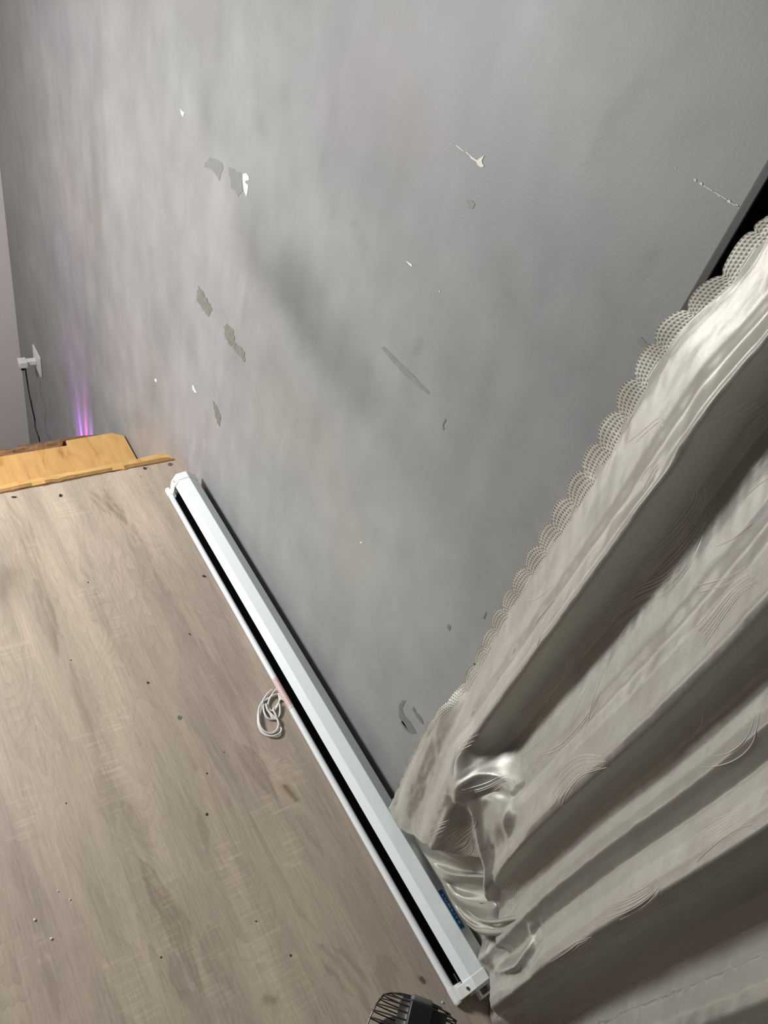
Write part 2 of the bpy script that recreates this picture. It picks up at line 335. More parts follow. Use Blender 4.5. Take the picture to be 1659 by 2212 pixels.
for q in ([(862, 1524), (870, 1512), (876, 1514), (868, 1530), (872, 1545), (888, 1562), (900, 1584), (888, 1585), (872, 1566), (861, 1548)],
          [(893, 1526), (899, 1538), (912, 1552), (915, 1566), (908, 1560), (898, 1546), (890, 1532)], [(869, 1556), (880, 1575), (884, 1584), (876, 1578), (865, 1562)],
          [(968, 1348), (974, 1352), (971, 1363), (965, 1356)], [(1042, 1335), (1052, 1318), (1050, 1325), (1046, 1338)], [(957, 903), (964, 905), (958, 918), (960, 928), (956, 928), (955, 915), (961, 907)]):
    decal(jag(q, .5, 2), 3, .0006)
MSCUFF2 = simple('faint_scuff', (.212, .210, .198), .55, var=.16, scale=60)
wall = mesh('wall_right', V, Fc, [MW, MCHIP, MTAPE, MSCUFF, MSCUFF2], fm=fmats); tag(wall, kind='structure')
rgbf = np.concatenate([rgb, np.full((len(V) - len(rgb), 3), .3)]); set_colors(wall.data, np.clip(rgbf, 0, 1))
b = MB(); b.box((X0 - .12, -4.2, ZB), (X0, WY + .1, ZT)); tag(b.build('wall_far', MWHITEWALL), kind='structure')

# window behind the curtain: recess, frame, dark pane
win = empty('window_1', ((WX0 + WX1) / 2, WY, WZ0)); tag(win, kind='structure')
def rel(o, p): o.parent = p; o.matrix_parent_inverse = Matrix.Translation(-p.location); return o
b = MB(); D = .10
b.box((WX0 - .02, WY + .001, WZ0 - .02), (WX0, WY + D, WZ1 + .02)); b.box((WX1, WY + .001, WZ0 - .02), (WX1 + .02, WY + D, WZ1 + .02)); b.box((WX0 - .02, WY + .001, WZ0 - .02), (WX1 + .02, WY + D, WZ0)); b.box((WX0 - .02, WY + .001, WZ1), (WX1 + .02, WY + D, WZ1 + .02))
rel(b.build('window_reveal', MREVEAL), win)
b = MB(); t_ = .012
b.box((WX0 - .003, WY - .004, WZ0), (WX0 + .008, WY + .035, WZ1)); b.box((WX1 - t_, WY - .006, WZ0), (WX1 + .004, WY + .035, WZ1)); b.box((WX0 + t_, WY - .006, WZ0), (WX1 - t_, WY + .035, WZ0 + t_)); b.box((WX0 + t_, WY - .006, WZ1 - t_), (WX1 - t_, WY + .035, WZ1)); b.box((.235, WY + .03, WZ0 + t_), (.265, WY + .05, WZ1 - t_))
rel(b.build('window_frame', MFRAME, bevel=.002), win)
b = MB(); b.box((WX0 + .002, WY + .055, WZ0 + .002), (WX1 - .002, WY + .06, WZ1 - .002)); rel(b.build('pane', MGLASS), win)

# ---------------------------------------------------------------- platform floor (grey oak laminate)
FX0, FX1, FY0, FY1 = -1.582, 1.50, -1.50, WY
xs = np.concatenate([np.arange(FX0, .14, .0027), np.linspace(.14, FX1, 40)]); ys = np.concatenate([np.linspace(FY0, -.80, 30)[:-1], np.arange(-.80, FY1, .0027), [FY1]])
GX, GY = np.meshgrid(xs, ys, indexing='ij'); fx, fy = GX.ravel(), GY.ravel()
fb = np.array([.47, .390, .325])
a1 = fbm(fx * 2.0, fy * 16, 101, 4); a2 = fbm(fx * 5.5, fy * 46, 131, 4); a3 = fbm(fx * 1.3 + 4, fy * 4.5, 151, 3)
lum = 1 + (a1 - .5) * .22 + (a2 - .5) * .12 + (a3 - .5) * .22
frgb = fb[None] * lum[:, None]; gg = sst(a3, .35, .65)[:, None]; frgb = frgb * (np.array([1.0, .99, 1.0]) * (1 - gg) + np.array([1.0, 1.01, .97]) * gg)
def fp(pts): return [tuple(np.array(floor_at(p))[:2]) for p in pts]
def leaf(pts, w, amount, rings=0, seed=0):   # dark cathedral figure printed in the boards
    global frgb
    d, t = seg_dist(fx, fy, fp(pts)); wob = w * (.06 + 1.1 * np.sin(np.clip(t ** .8, 0, 1) * math.pi) ** 1.0) * (1 + 1.3 * (fbm(fx * 22, fy * 140, seed + 3, 4) - .5))
    k = sst(-d / wob, -1.12, -.92); r = 1.0
    r = .80 + .20 * np.sin(d / w * 9 + 5 * fbm(fx * 14, fy * 60, seed + 5, 3))
    if rings: r = .55 + .45 * np.sin(d / w * rings + 3 * fbm(fx * 30, fy * 60, seed + 9, 2))
    frgb = frgb * (1 - (k * amount * .62 * r)[:, None] * np.array([.92, 1, 1.06]))
leaf([(8, 1075), (50, 1130), (85, 1240), (115, 1330), (125, 1415)], .012, .30, 5, 1); leaf([(75, 1250), (100, 1330), (128, 1420)], .018, .26, 6, 2)
leaf([(195, 1060), (225, 1085), (255, 1110), (275, 1135)], .020, .36, 7, 3); leaf([(225, 1055), (250, 1090), (275, 1130)], .016, .3, 6, 33); leaf([(285, 1130), (305, 1170), (325, 1215)], .014, .32, 5, 4)
leaf([(170, 1215), (200, 1280), (240, 1370), (285, 1470)], .008, .26, 0, 5); leaf([(300, 1855), (325, 1895), (350, 1950), (385, 2000), (400, 2060), (440, 2150)], .016, .42, 0, 6)
leaf([(505, 1600), (530, 1630), (555, 1660), (600, 1730)], .016, .34, 0, 7); leaf([(430, 1380), (490, 1490), (540, 1590), (560, 1640)], .022, .20, 5, 8)
leaf([(425, 1740), (440, 1800), (450, 1845)], .008, .30, 0, 9); leaf([(260, 1730), (300, 1790), (330, 1850)], .013, .22, 0, 10); leaf([(365, 2050), (380, 2100), (400, 2170)], .009, .28, 0, 11)
leaf([(690, 2040), (740, 2090), (780, 2140), (800, 2190)], .022, .34, 7, 12); leaf([(160, 1480), (155, 1440), (175, 1530), (220, 1640)], .010, .20, 0, 13)
leaf([(330, 1230), (390, 1330), (430, 1400)], .014, .20, 4, 14); leaf([(820, 2060), (840, 2120), (860, 2180)], .02, .25, 0, 15); leaf([(90, 2060), (115, 2130), (130, 2212)], .008, .25, 0, 16)
leaf([(210, 1660), (230, 1740), (250, 1800)], .014, .22, 0, 17); leaf([(640, 1740), (680, 1810), (700, 1860)], .010, .22, 0, 18); leaf([(450, 2000), (470, 2070), (500, 2140)], .02, .20, 0, 19)
leaf([(540, 1760), (600, 1880), (640, 1960), (700, 2030)], .006, .26, 0, 21); leaf([(20, 1820), (60, 1950), (100, 2060)], .007, .20, 0, 22)
def sawmarks(c, n, length, step, seed, amt=.16):            # pale cross-cut marks
    global frgb
    r = np.random.default_rng(seed); c0 = np.array(floor_at(c))
    for i in range(n):
        x = c0[0] + (i - n / 2) * step + r.normal(0, step * .25); y = c0[1] + r.normal(0, .012); L = length * r.uniform(.5, 1.2)
        d = np.abs(fx - x - (fy - y) * .05); k = sst(-d, -.0028, -.0008) * sst(-np.abs(fy - y), -L / 2, -L / 3) * amt * r.uniform(.5, 1)
        frgb = frgb * (1 + k[:, None])
for i, (c, n, L, st) in enumerate((((60, 1190), 5, .05, .010), ((260, 1365), 9, .05, .010), ((155, 1100), 7, .09, .011), ((230, 1640), 14, .05, .011), ((250, 1700), 10, .05, .011), ((355, 1975), 16, .06, .010), ((250, 1560), 5, .05, .012),
        ((540, 1960), 18, .07, .011), ((600, 1690), 14, .05, .010), ((580, 1750), 4, .06, .013), ((640, 1840), 6, .05, .012), ((620, 2110), 12, .09, .013), ((60, 1760), 9, .05, .012), ((80, 2050), 7, .03, .010), ((290, 2150), 12, .05, .011), ((480, 1850), 6, .05, .010), ((200, 1280), 6, .05, .011), ((30, 1420), 4, .10, .02), ((450, 2120), 10, .06, .011), ((640, 1660), 10, .04, .009))):
    sawmarks(c, n, L, st, i)
for q_, w_, a_ in (([(615, 1698), (640, 1728)], .006, .55), ([(905, 2112), (918, 2120)], .004, .4), ([(20, 1240), (0, 1280)], .03, .25), ([(575, 2158), (590, 2162)], .008, .3)):  # third entry paints a soft shadow into the boards at the left edge
    d, t = seg_dist(fx, fy, fp(q_)); k = np.exp(-(d / w_) ** 2) * a_; frgb = frgb * (1 - k[:, None] * np.array([.9, 1, 1.1]))
V = [(float(x), float(y), 0.0) for x, y in zip(fx, fy)]; ny = len(ys)
ii, jj = np.meshgrid(np.arange(len(xs) - 1), np.arange(ny - 1), indexing='ij'); A = (ii * ny + jj).ravel(); Fc = np.stack([A, A + ny, A + ny + 1, A + 1], 1).tolist(); fm = [0] * len(Fc)
def fdecal(px, r, m, e=1.0, ang=0):
    c = floor_at(px); n = len(V)
    for q in range(10):
        a = q / 10 * 2 * math.pi; rr = r * random.uniform(.8, 1.15); u, v = rr * e * math.cos(a), rr * math.sin(a)
        V.append((c[0] + u * math.cos(ang) - v * math.sin(ang), c[1] + u * math.sin(ang) + v * math.cos(ang), .0006))
    Fc.append(tuple(range(n, n + 10))); fm.append(m)
fdecal((320, 1475), .0032, 1); fdecal((388, 1550), .0055, 2); fdecal((313, 1012), .006, 1); fdecal((30, 1074), .004, 1, 1.8, 1.2);  fdecal((447, 1671), .002, 1); fdecal((447, 1759), .003, 1); fdecal((190, 1258), .002, 1)
fdecal((484, 1625), .0015, 1); fdecal((143, 1735), .0015, 1); fdecal((410, 1370), .0018, 1, 2, .5); fdecal((368, 1003), .008, 3); fdecal((153, 1426), .0015, 1); fdecal((912, 2117), .004, 3, 1.6, 0); fdecal((553, 1990), .0016, 1); fdecal((348, 2068), .0018, 1); fdecal((628, 2064), .002, 1); fdecal((304, 1029), .0015, 1)
n0 = len(V); V += [(FX0, FY0, -.035), (FX1, FY0, -.035), (FX1, FY1, -.035), (FX0, FY1, -.035), (FX0, FY0, 0), (FX1, FY0, 0), (FX1, FY1, 0), (FX0, FY1, 0)]
for q in ((0, 3, 2, 1), (0, 1, 5, 4), (1, 2, 6, 5), (2, 3, 7, 6), (3, 0, 4, 7)): Fc.append(tuple(n0 + i for i in q)); fm.append(4)
MBROWN2 = simple('brown_floor_stain', (.12, .085, .06), .7, var=.4, scale=200)
fl = mesh('floor', V, Fc, [MO, MDARKMARK, MGREYMARK, MBROWN2, MP], fm=fm); tag(fl, kind='structure')
set_colors(fl.data, np.clip(np.concatenate([frgb, np.full((len(V) - len(frgb), 3), .2)]), 0, 1))

# nosing strip at the platform end
xs_ = np.linspace(-1.5, -.004, 90); V = []; Fc = []
rr_ = np.random.default_rng(3); nm = []
for i, y in enumerate(xs_):
    w = .026 + .010 * math.exp(-((y + .06) / .10) ** 2) + rr_.normal(0, .0009); zt = .0055 - (.0025 if (i // 9) % 3 == 0 else 0); end = 1.0 if y < -.03 else max(.15, math.sqrt(max(0, 1 - ((y + .03) / .026) ** 2)))
    xa, xb = -1.582 + .004 * (i % 11 == 3), -1.582 - w * end
    V += [(xa, y, -.002), (xa, y, zt * .55 + rr_.normal(0, .0004)), (xa - w * .40 * end, y, zt), (xb + .003, y, zt), (xb, y, zt - .003), (xb, y, -.018)]
for i in range(len(xs_) - 1):
    for j in range(6): a = i * 6 + j; c = i * 6 + (j + 1) % 6; Fc.append((a, c, c + 6, a + 6)); nm.append(1 if j == 1 and (i % 13 > 1) else 0)
Fc += [(0, 1, 2, 3, 4, 5)[::-1], tuple(range(len(V) - 6, len(V)))]
MLAY = simple('plywood_core_layer', (.30, .165, .06), .7, var=.35, scale=45, bump=.3)
tag(mesh('trim_1', V, Fc, [MP, MLAY], fm=nm + [0, 0]), kind='structure')
V = []; Fc = []
for i, y in enumerate(xs_):                    # dark gap along the laminate's cut edge
    w = .0035 + rr_.normal(0, .0008) + (.002 if y < -.3 else 0); V += [(-1.5832, y, .0009), (-1.5832 + w, y, .0009), (-1.5832 + w, y, .0001), (-1.5832, y, .0001)]
for i in range(len(xs_) - 1):
    for j in range(4): a = i * 4 + j; c = i * 4 + (j + 1) % 4; Fc.append((a, c, c + 4, a + 4))
tag(mesh('trim_2', V, Fc, MWE), kind='structure')

# stair below the platform end
st = empty('wooden_stair', (-1.85, -.5, -.34)); tag(st, 'golden plywood stair step below the platform end, beside the grey wall', 'stair')
b = MB(); tp = [(-1.60, -1.3), (-1.60, WY - .005), (-2.088, WY - .005), (-2.114, -.020), (-2.112, -.185), (-2.085, -.185), (-2.085, -1.3)]; b.add([(x, y, z) for z in (-.335, -.31) for x, y in tp], [tuple(range(7)), tuple(range(7, 14))[::-1]] + [(q, q + 7, (q + 1) % 7 + 7, (q + 1) % 7) for q in range(7)]); rel(b.build('tread', m_tread(), bevel=.002), st)
b = MB(); b.box((-1.600, -1.3, -.335), (-1.583, WY - .004, -.036)); rel(b.build('riser', MP), st)
b = MB(); V = []; Fc = []; ys_ = np.linspace(-1.3, -.06, 120)
for i, y in enumerate(ys_):
    w = .044 - .006 * (1 if y > -.16 else 0) + rr_.normal(0, .0012); 
    if -.375 < y < -.35: w -= .010
    if y > -.115: w *= max(.05, 1 - (y + .115) / .085)
    if y > -.20: x0 = -2.112 if y < -.115 else -2.112
    else: x0 = -2.085
    w = w if y < -.20 else w * .45
    V += [(x0 + .001, y, -.334), (x0 + .001, y, -.3105), (x0 - w * .5, y, -.312 + rr_.normal(0, .001)), (x0 - w, y, -.315), (x0 - w, y, -.332)]
for i in range(len(ys_) - 1):
    for j in range(5): a = i * 5 + j; c = i * 5 + (j + 1) % 5; Fc.append((a, c, c + 5, a + 5))
o = rel(mesh('broken_edge', V, Fc, MWE), st); tag(o, 'worn brown broken edge of the step')
b = MB(); b.box((-2.09, -1.3, -2.30), (-2.065, WY - .004, -.336)); rel(b.build('lower_panel', MP), st)
b = MB(); b.box((X0, -4.2, ZB - .05), (X1, WY, ZB)); tag(b.build('floor_lower', MO), kind='structure')

# ---------------------------------------------------------------- wall socket, charger, cable
so = empty('wall_socket', (-3.39, WY, -.86)); tag(so, 'white square socket plate on the grey wall near the white end wall', 'socket')
sx0, sx1, sz0, sz1 = -3.465, -3.335, -.960, -.800
pl = np.array([wall_at((66, 753)), wall_at((82, 820))]);
b = MB(); b.box((sx0, WY - .010, -.915), (sx1, WY - .0005, -.795)); rel(b.build('plate', MSOCK, bevel=.003), so)
b = MB(); b.box((sx0 + .02, WY - .0125, -.895), (sx1 - .02, WY - .0105, -.815)); rel(b.build('socket_face', MSOCK, bevel=.001), so)
ch = empty('usb_charger', (-3.39, WY - .05, -.87)); tag(ch, 'small white charger block plugged into the wall socket', 'charger')
b = MB(); b.box((-3.415, -.038, -.868), (-3.385, WY - .013, -.842)); rel(b.build('plug_neck', MCHARGE, bevel=.003), ch)
b = MB(); b.box((-3.425, -.076, -.876), (-3.375, -.036, -.840)); rel(b.build('charger_body', MCHARGE, bevel=.004), ch)
ca = empty('charging_cable', (-3.39, -.06, -.9)); tag(ca, 'thin black cable hanging from the white charger down behind the step', 'cable')
b = MB(); b.box((-3.410, -.068, -.897), (-3.388, -.046, -.877)); rel(b.build('plug', MPLUG, bevel=.003), ca)
pts = []
for i, (a, c) in enumerate(((55, 796), (57, 812), (60, 832), (64, 856), (67, 868), (71, 888), (75, 906), (76, 922), (80, 934), (84, 946), (87, 960))):
    y = -.056 + .012 * math.sin(i * 1.3) * (i > 1) + .0008 * i; p = hit((a, c), 1, y); pts.append(p)
pts.append(pts[-1] + np.array([.06, .01, -.3])); pts.append(pts[-1] + np.array([.02, .0, -.5]))
b = MB(); b.tube(spline(pts, 6), .0035, 8); rel(b.build('cord', MCABLE, smooth=True), ca)

# ---------------------------------------------------------------- projector screen lying along the wall
ps = empty('projector_screen', (-.72, -.035, 0)); tag(ps, 'long white rolled projection screen in its case, lying on the wooden platform along the wall', 'projection screen')
P = dict(lip=(-.0672, .050), bc=(-.0568, .074), ab=(-.0287, .078), r=(-.0004, .057))
outer = [P['lip'], P['bc'], P['ab'], P['r'], (-.0004, .006), (-.006, .0005), (-.050, .0005), (-.056, .006)]
inner = [(-.053, .008), (-.049, .0035), (-.007, .0035), (-.0035, .008), (-.0035, .055), (-.0298, .0745), (-.0550, .0708), (-.0640, .0500)]
b = MB(); b.prism_x([P['lip'], P['bc'], P['ab'], P['r'], (-.0004, .006), (-.006, .0005), (-.050, .0005), (-.056, .006)] + inner, -1.420, -.021, caps=True)
rel(b.build('case', MENAMEL, bevel=.0012), ps)
b = MB(); b.tube([(-1.418, -.031, .034), (-.023, -.031, .034)], .027, 32); rel(b.build('rolled_cloth', MBLACK, smooth=True), ps)
b = MB(); b.add([(-1.410, -.058, .040), (-.030, -.058, .040), (-.030, -.070, .012), (-1.410, -.070, .012)], [(0, 1, 2, 3)]); b.add([(-1.410, -.0575, .040), (-.030, -.0575, .040), (-.030, -.0695, .012), (-1.410, -.0695, .012)], [(3, 2, 1, 0)]); b.box((-1.415, -.0655, .001), (-.026, -.054, .004)); rel(b.build('cloth_drop', MBLACK), ps)
def oct_scale(k): 
    cy, cz = -.033, .040; return [(cy + (y - cy) * k, cz + (z - cz) * k) for y, z in [(-.071, .030), (-.0700, .050), (-.0575, .0745), (-.0287, .0785), (.0, .0575), (.0, .006), (-.006, .0), (-.060, .0)]]
for x0, x1, sgn in ((-1.444, -1.418, -1), (-.023, -.002, 1)):
    b = MB(); pr = [(y, max(z, .0002)) for y, z in oct_scale(1.02)]; b.prism_x(pr, x0, x1)
    e = rel(b.build('end_cap', MPLASTIC, bevel=.0015), ps)
    xc = (x0 + x1) / 2 + .001; c = Vector((xc, -.0665, .0605)); n_ = Vector((0, -.89, .456))
    b = MB(); b.tube([c - n_ * .002, c + n_ * .0012, c + n_ * .0022], [.0036, .0036, .0018], 16)
    s_ = b.build('screw', MCHROME, smooth=True); s_.parent = e
TY, TZ, TR = -.0742, .0086, .0079
b = MB(); b.tube([(-1.430, TY, TZ), (-.026, TY, TZ)], TR, 28); rel(b.build('weight_bar', MTUBE, smooth=True), ps)
for x0, x1 in ((-1.456, -1.427), (-.029, .000)):
    b = MB(); s = 1 if x0 < -1 else -1; r = [.0070, .0086, .0088, .0088]; X = [x0, x0 + .003, x0 + .006, x1] if s > 0 else [x1, x1 - .003, x1 - .006, x0]
    b.tube([(x, TY, TZ + .0002) for x in X], r, 28); rel(b.build('bar_cap', MPLASTIC, smooth=True), ps)
for x0, x1 in ((-.028, -.002), (-1.444, -1.424)):
    b = MB(); b.box((x0, -.0715, .004), (x1, -.058, .030)); rel(b.build('bar_clip', MPLASTIC, bevel=.002), ps)
for x in (-.040, -1.423):
    b = MB(); b.tube([(x, -.0640, .0150), (x + .014, -.0640, .0150)], .0032, 14); b.tube([(x - .004, -.0655, .036), (x + .013, -.0655, .036)], .0016, 10); rel(b.build('metal_pin', MCHROME, smooth=True), ps)
# hanging bracket at the near end
b = MB(); b.box((-.002, -.046, .030), (.0165, -.041, .044)); b.box((-.002, -.020, .030), (.0165, -.015, .044)); b.box((.0125, -.041, .030), (.0165, -.020, .044)); b.box((-.0025, -.050, .012), (.002, -.008, .046)); rel(b.build('hanging_bracket', MPLASTIC, bevel=.0015), ps)
# blue label on the back chamfer, with its print
A_, B_ = Vector((0, *P['ab'])), Vector((0, *P['r'])); dirn = (B_ - A_).normalized(); nn = Vector((0, .62, .78)); nn = Vector((0, -dirn.z, dirn.y)); nn = nn if nn.z > 0 else -nn
def on_ch(x, t, h): p = A_ + dirn * t + nn * h; return (x, p.y, p.z)
lx0, lx1 = -.170, -.0935; lb = MB()
v = [on_ch(x, t, h) for h in (.0002, .0009) for x, t in ((lx0, .001), (lx1, .001), (lx1, .0195), (lx0, .0195))]
lb.add(v, [(0, 3, 2, 1), (4, 5, 6, 7), (0, 1, 5, 4), (1, 2, 6, 5), (2, 3, 7, 6), (3, 0, 4, 7)]); lab = rel(lb.build('label', MBLUE), ps); tag(lab, 'blue label strip on the case')
def text(body, size, origin, xdir, ydir, mat, name, parent, width=None, thick=.0003):
    cu = bpy.data.curves.new(name, 'FONT'); cu.body = body; cu.size = size; cu.extrude = thick; cu.align_y = 'CENTER'; cu.space_character = 1.25; cu.offset = .0001
    t = bpy.data.objects.new('tmp', cu); COL.objects.link(t); bpy.context.view_layer.update()
    me = bpy.data.meshes.new_from_object(t.evaluated_get(bpy.context.evaluated_depsgraph_get())); bpy.data.objects.remove(t)
    xs = [v.co.x for v in me.vertices]; sc = (width / (max(xs) - min(xs))) if width else 1; x0 = min(xs)
    X = Vector(xdir).normalized(); Y = Vector(ydir).normalized(); Z = X.cross(Y); o0 = Vector(origin)
    for v_ in me.vertices: v_.co = o0 + X * (v_.co.x - x0) * sc + Y * v_.co.y + Z * v_.co.z
    me.materials.clear(); me.materials.append(mat); o = bpy.data.objects.new(name, me); COL.objects.link(o); o.parent = parent; return o
o = text('LUXLITE', .0085, on_ch(lx0 + .008, .0105, .0010), (1, 0, 0), dirn, MSILVER, 'lettering', None, .060)
o.parent = lab
# pink sticker wrapped on the bar
b = MB(); nseg = 14; v = []
for i in range(nseg + 1):
    a = math.radians(60 + 125 * i / nseg); v += [(-.762, TY + (TR + .0004) * math.cos(a), TZ + (TR + .0004) * math.sin(a)), (-.672, TY + (TR + .0004) * math.cos(a), TZ + (TR + .0004) * math.sin(a))]
b.add(v, [(2 * i, 2 * i + 1, 2 * i + 3, 2 * i + 2) for i in range(nseg)]); stk = rel(b.build('sticker', MPINK, smooth=True), ps); tag(stk, 'pink sticker wrapped round the white bar')
b = MB()
for row, a in enumerate((75, 92, 112, 132, 152)):
    a = math.radians(a); x = -.758
    while x < -.68:
        w = random.uniform(.0012, .0035); rr2 = TR + .0006; c1, s1 = math.cos(a), math.sin(a); c2, s2 = math.cos(a + .11), math.sin(a + .11)
        b.add([(x, TY + rr2 * c1, TZ + rr2 * s1), (x + w, TY + rr2 * c1, TZ + rr2 * s1), (x + w, TY + rr2 * c2, TZ + rr2 * s2), (x, TY + rr2 * c2, TZ + rr2 * s2)], [(0, 1, 2, 3)]); x += w + random.uniform(.0006, .0016)
o = b.build('sticker_print', MRED); o.parent = stk
# pull cord
def z3(a, c): return (500 + a / 6.381, 1420 + c / 6.381)
def cordp(l, h): return [(*np.array(floor_at(z3(a, c)))[:2], .0024 + h(i)) for i, (a, c) in enumerate(l)]
c1 = [(680, 600), (655, 545), (640, 520), (590, 545), (520, 565), (450, 600), (400, 660), (372, 740), (362, 830), (368, 930), (400, 1010), (450, 1065), (530, 1100), (600, 1095), (660, 1060), (685, 1000), (665, 955),
      (630, 870), (600, 800), (570, 735), (600, 700), (640, 650), (660, 590), (640, 530), (590, 535), (540, 560), (510, 620), (505, 680), (540, 740), (600, 730), (650, 660), (665, 720), (660, 800), (620, 850), (540, 865), (480, 840), (445, 770), (435, 690), (445, 655)]
c2 = [(625, 455), (575, 500), (520, 570), (430, 620), (385, 700), (370, 780), (370, 860), (385, 950), (430, 1020), (500, 1055), (560, 1055), (620, 1010), (645, 940), (620, 870), (560, 820), (520, 770), (490, 700), (475, 650)]
c3 = [(560, 460), (510, 500), (455, 570), (420, 650), (400, 740), (382, 820)]
c4 = [(470, 660), (490, 740), (530, 800), (560, 855), (610, 870)]
b = MB()
for l, hh in ((c1, lambda i: .0035 * (.5 + .5 * math.sin(i * 1.1))), (c2, lambda i: .004 * (.5 + .5 * math.sin(i * .9 + 2)) + .001), (c3, lambda i: .002), (c4, lambda i: .004)):
    b.tube(spline(cordp(l, hh), 6), .0022, 8)
b.tube(spline([(-.700, TY - .003, .004), (*cordp([(690, 590)], lambda i: .002)[0][:2], .005), cordp([(660, 545)], lambda i: .003)[0]], 5), .0022, 8)
o = rel(b.build('pull_cord', MCORD, smooth=True), ps)

# ---------------------------------------------------------------- curtain
KX = [(-.372, .012), (-.34, .020), (-.315, .034), (-.295, .046), (-.284, .047), (-.272, .058), (-.262, .068), (-.255, .066), (-.247, .045), (-.236, .018), (-.222, .008), (-.208, .012), (-.190, .030), (-.168, .047), (-.155, .049), (-.14, .066), (-.122, .078), (-.110, .086), (-.100, .084), (-.088, .060),
      (-.070, .046), (-.058, .047), (-.044, .062), (-.033, .068), (-.022, .061), (-.008, .056), (.008, .070), (.022, .088), (.034, .092), (.045, .080), (.065, .048), (.09, .024), (.115, .018), (.135, .030), (.155, .046), (.172, .050), (.19, .040), (.22, .026),
      (.26, .050), (.30, .085), (.33, .070), (.37, .030), (.42, .045), (.47, .08), (.51, .05), (.56, .03), (.62, .07), (.67, .04), (.74, .05), (.80, .03), (.90, .03)]
kx = np.array([k[0] for k in KX]); kd = np.array([k[1] for k in KX]); gxf = np.linspace(-.40, .92, 2641); gd = np.interp(gxf, kx, kd)
ker = np.exp(-np.linspace(-2.5, 2.5, 27) ** 2); ker /= ker.sum(); gd = np.convolve(np.pad(gd, 13, 'edge'), ker, 'valid')
def prof(x): return np.interp(x, gxf, gd)
def cpt(px, D): p = hit(px, 1, -D); return (p[0], p[2])
def ridges(lst, x, z):
    out = np.zeros(np.shape(x))
    for pts, D, w, amp in lst:
        d, t = seg_dist(x, z, [cpt(p, D) for p in pts]); out = out + amp * np.exp(-(d / w) ** 2) * np.sin(np.clip(t, .04, .96) * math.pi) ** .5
    return out
BODY_R = [([(1060, 2040), (1090, 2045), (1118, 2048)], .03, .020, -.022), ([(1163, 1990), (1168, 2025), (1150, 2055), (1110, 2078), (1078, 2090)], .045, .0065, .016), ([(1180, 1990), (1200, 2010), (1180, 2060), (1120, 2100)], .04, .007, -.008), ([(1010, 1690), (1040, 1668), (1085, 1692), (1110, 1700)], .06, .0055, .0035), ([(1030, 1715), (1060, 1712), (1100, 1722)], .06, .006, -.007), ([(1100, 1715), (1100, 1760), (1105, 1830)], .06, .008, .005),
          ([(1030, 1700), (1035, 1800), (1045, 1880), (1045, 1960)], .06, .007, .007), ([(1060, 1800), (1062, 1880), (1050, 1960)], .06, .007, -.005), ([(1000, 1700), (1015, 1760), (1010, 1790)], .06, .012, -.010),
          ([(1350, 1100), (1500, 960), (1640, 870)], .05, .008, -.004), ([(1110, 1500), (1200, 1380), (1300, 1260)], .05, .012, .003)]
def Dbody(x, z):
    sh = .010 * (fbm(z * 2.2 + 3, x * 2, 201, 2) - .5) + .006 * np.sin(z * 5 + x * 6); xx = x + sh * sst(z, .1, .5)
    amp = 1 + .12 * (fbm(x * 3, z * 2.5, 211, 2) - .5)
    d = prof(xx) * amp
    low = sst(z, .0, .30); d = d * (.62 + .38 * low) + .010 * (1 - low)
    u = (x + .372) / .22
    fl_ = .030 + .052 * np.sin(np.clip(u, 0, 1.15) * 2.5) * np.clip(.25 + 1.5 * sst(z, .05, .40), 0, 1) + .010 * np.sin(x * 60 + z * 8) * sst(z, .1, .3)
    st_ = np.exp(-((x + .232 - (.50 - z) * .12) / .008) ** 2) * sst(-z, -.50, -.44); fl_ = fl_ + .006 * st_
    w = sst(-z, -.57, -.47) * sst(-x, .105, .15); d = d * (1 - w) + fl_ * w
    d = d * (1 - .42 * np.exp(-((x + .10) / .045) ** 2) * sst(-z, -.52, -.25))
    m = sst(-z, -.235, -.175) * sst(-x, .035, .065) * sst(x, -.152, -.146); d = d * (1 - m) + .006 * m
    d = d + ridges(BODY_R, x, z)
    cap = -.010 + 1.15 * np.maximum(0, z - .062) + .05 * sst(x, -.01, .06) + .25 * sst(x, .05, .2) + .5 * (1 - sst(x, -.16, -.148))
    k_ = .010; d = -k_ * np.logaddexp(-d / k_, -cap / k_)
    d = d + .0045 * (fbm(x * 22, z * 5, 221, 3) - .5) + .003 * (fbm(x * 40 + z * 20, z * 18, 231, 3) - .5) + .0012 * (fbm(x * 160 + z * 30, z * 70, 251, 2) - .5) * sst(-z, -.6, -.4)
    return d
cur = empty('satin_curtain', (.2, WY - .03, 0)); tag(cur, 'champagne satin curtain with scalloped lace edge hanging over the dark window', 'curtain')
def wx(x, z): return x + .026 * sst(np.asarray(z, float), 1.19, 1.31) * np.clip(1 - (x - XE) / .15, 0, 1.2)
def curtain_grid(x0, x1, nx, zlo, zhi, nz, Df):
    X = np.linspace(x0, x1, nx) if x1 < .3 else np.concatenate([np.linspace(x0, .25, nx - 110, endpoint=False), np.linspace(.25, x1, 110)]); V = []; 
    for x in X:
        zz = zlo(x) + (zhi(x) - zlo(x)) * np.linspace(0, 1, nz); d = Df(np.full(nz, x), zz); V.append(np.stack([wx(x, zz), -d, zz], 1))
    V = np.concatenate(V); F_ = [(i * nz + j, (i + 1) * nz + j, (i + 1) * nz + j + 1, i * nz + j + 1) for i in range(nx - 1) for j in range(nz - 1)]
    return V.tolist(), F_
def solve(px, Df, it=40):
    d = .04
    for _ in range(it):
        p = hit(px, 1, -d); d = .6 * d + .4 * float(Df(np.array([p[0]]), np.array([p[2]]))[0])
    return hit(px, 1, -d)
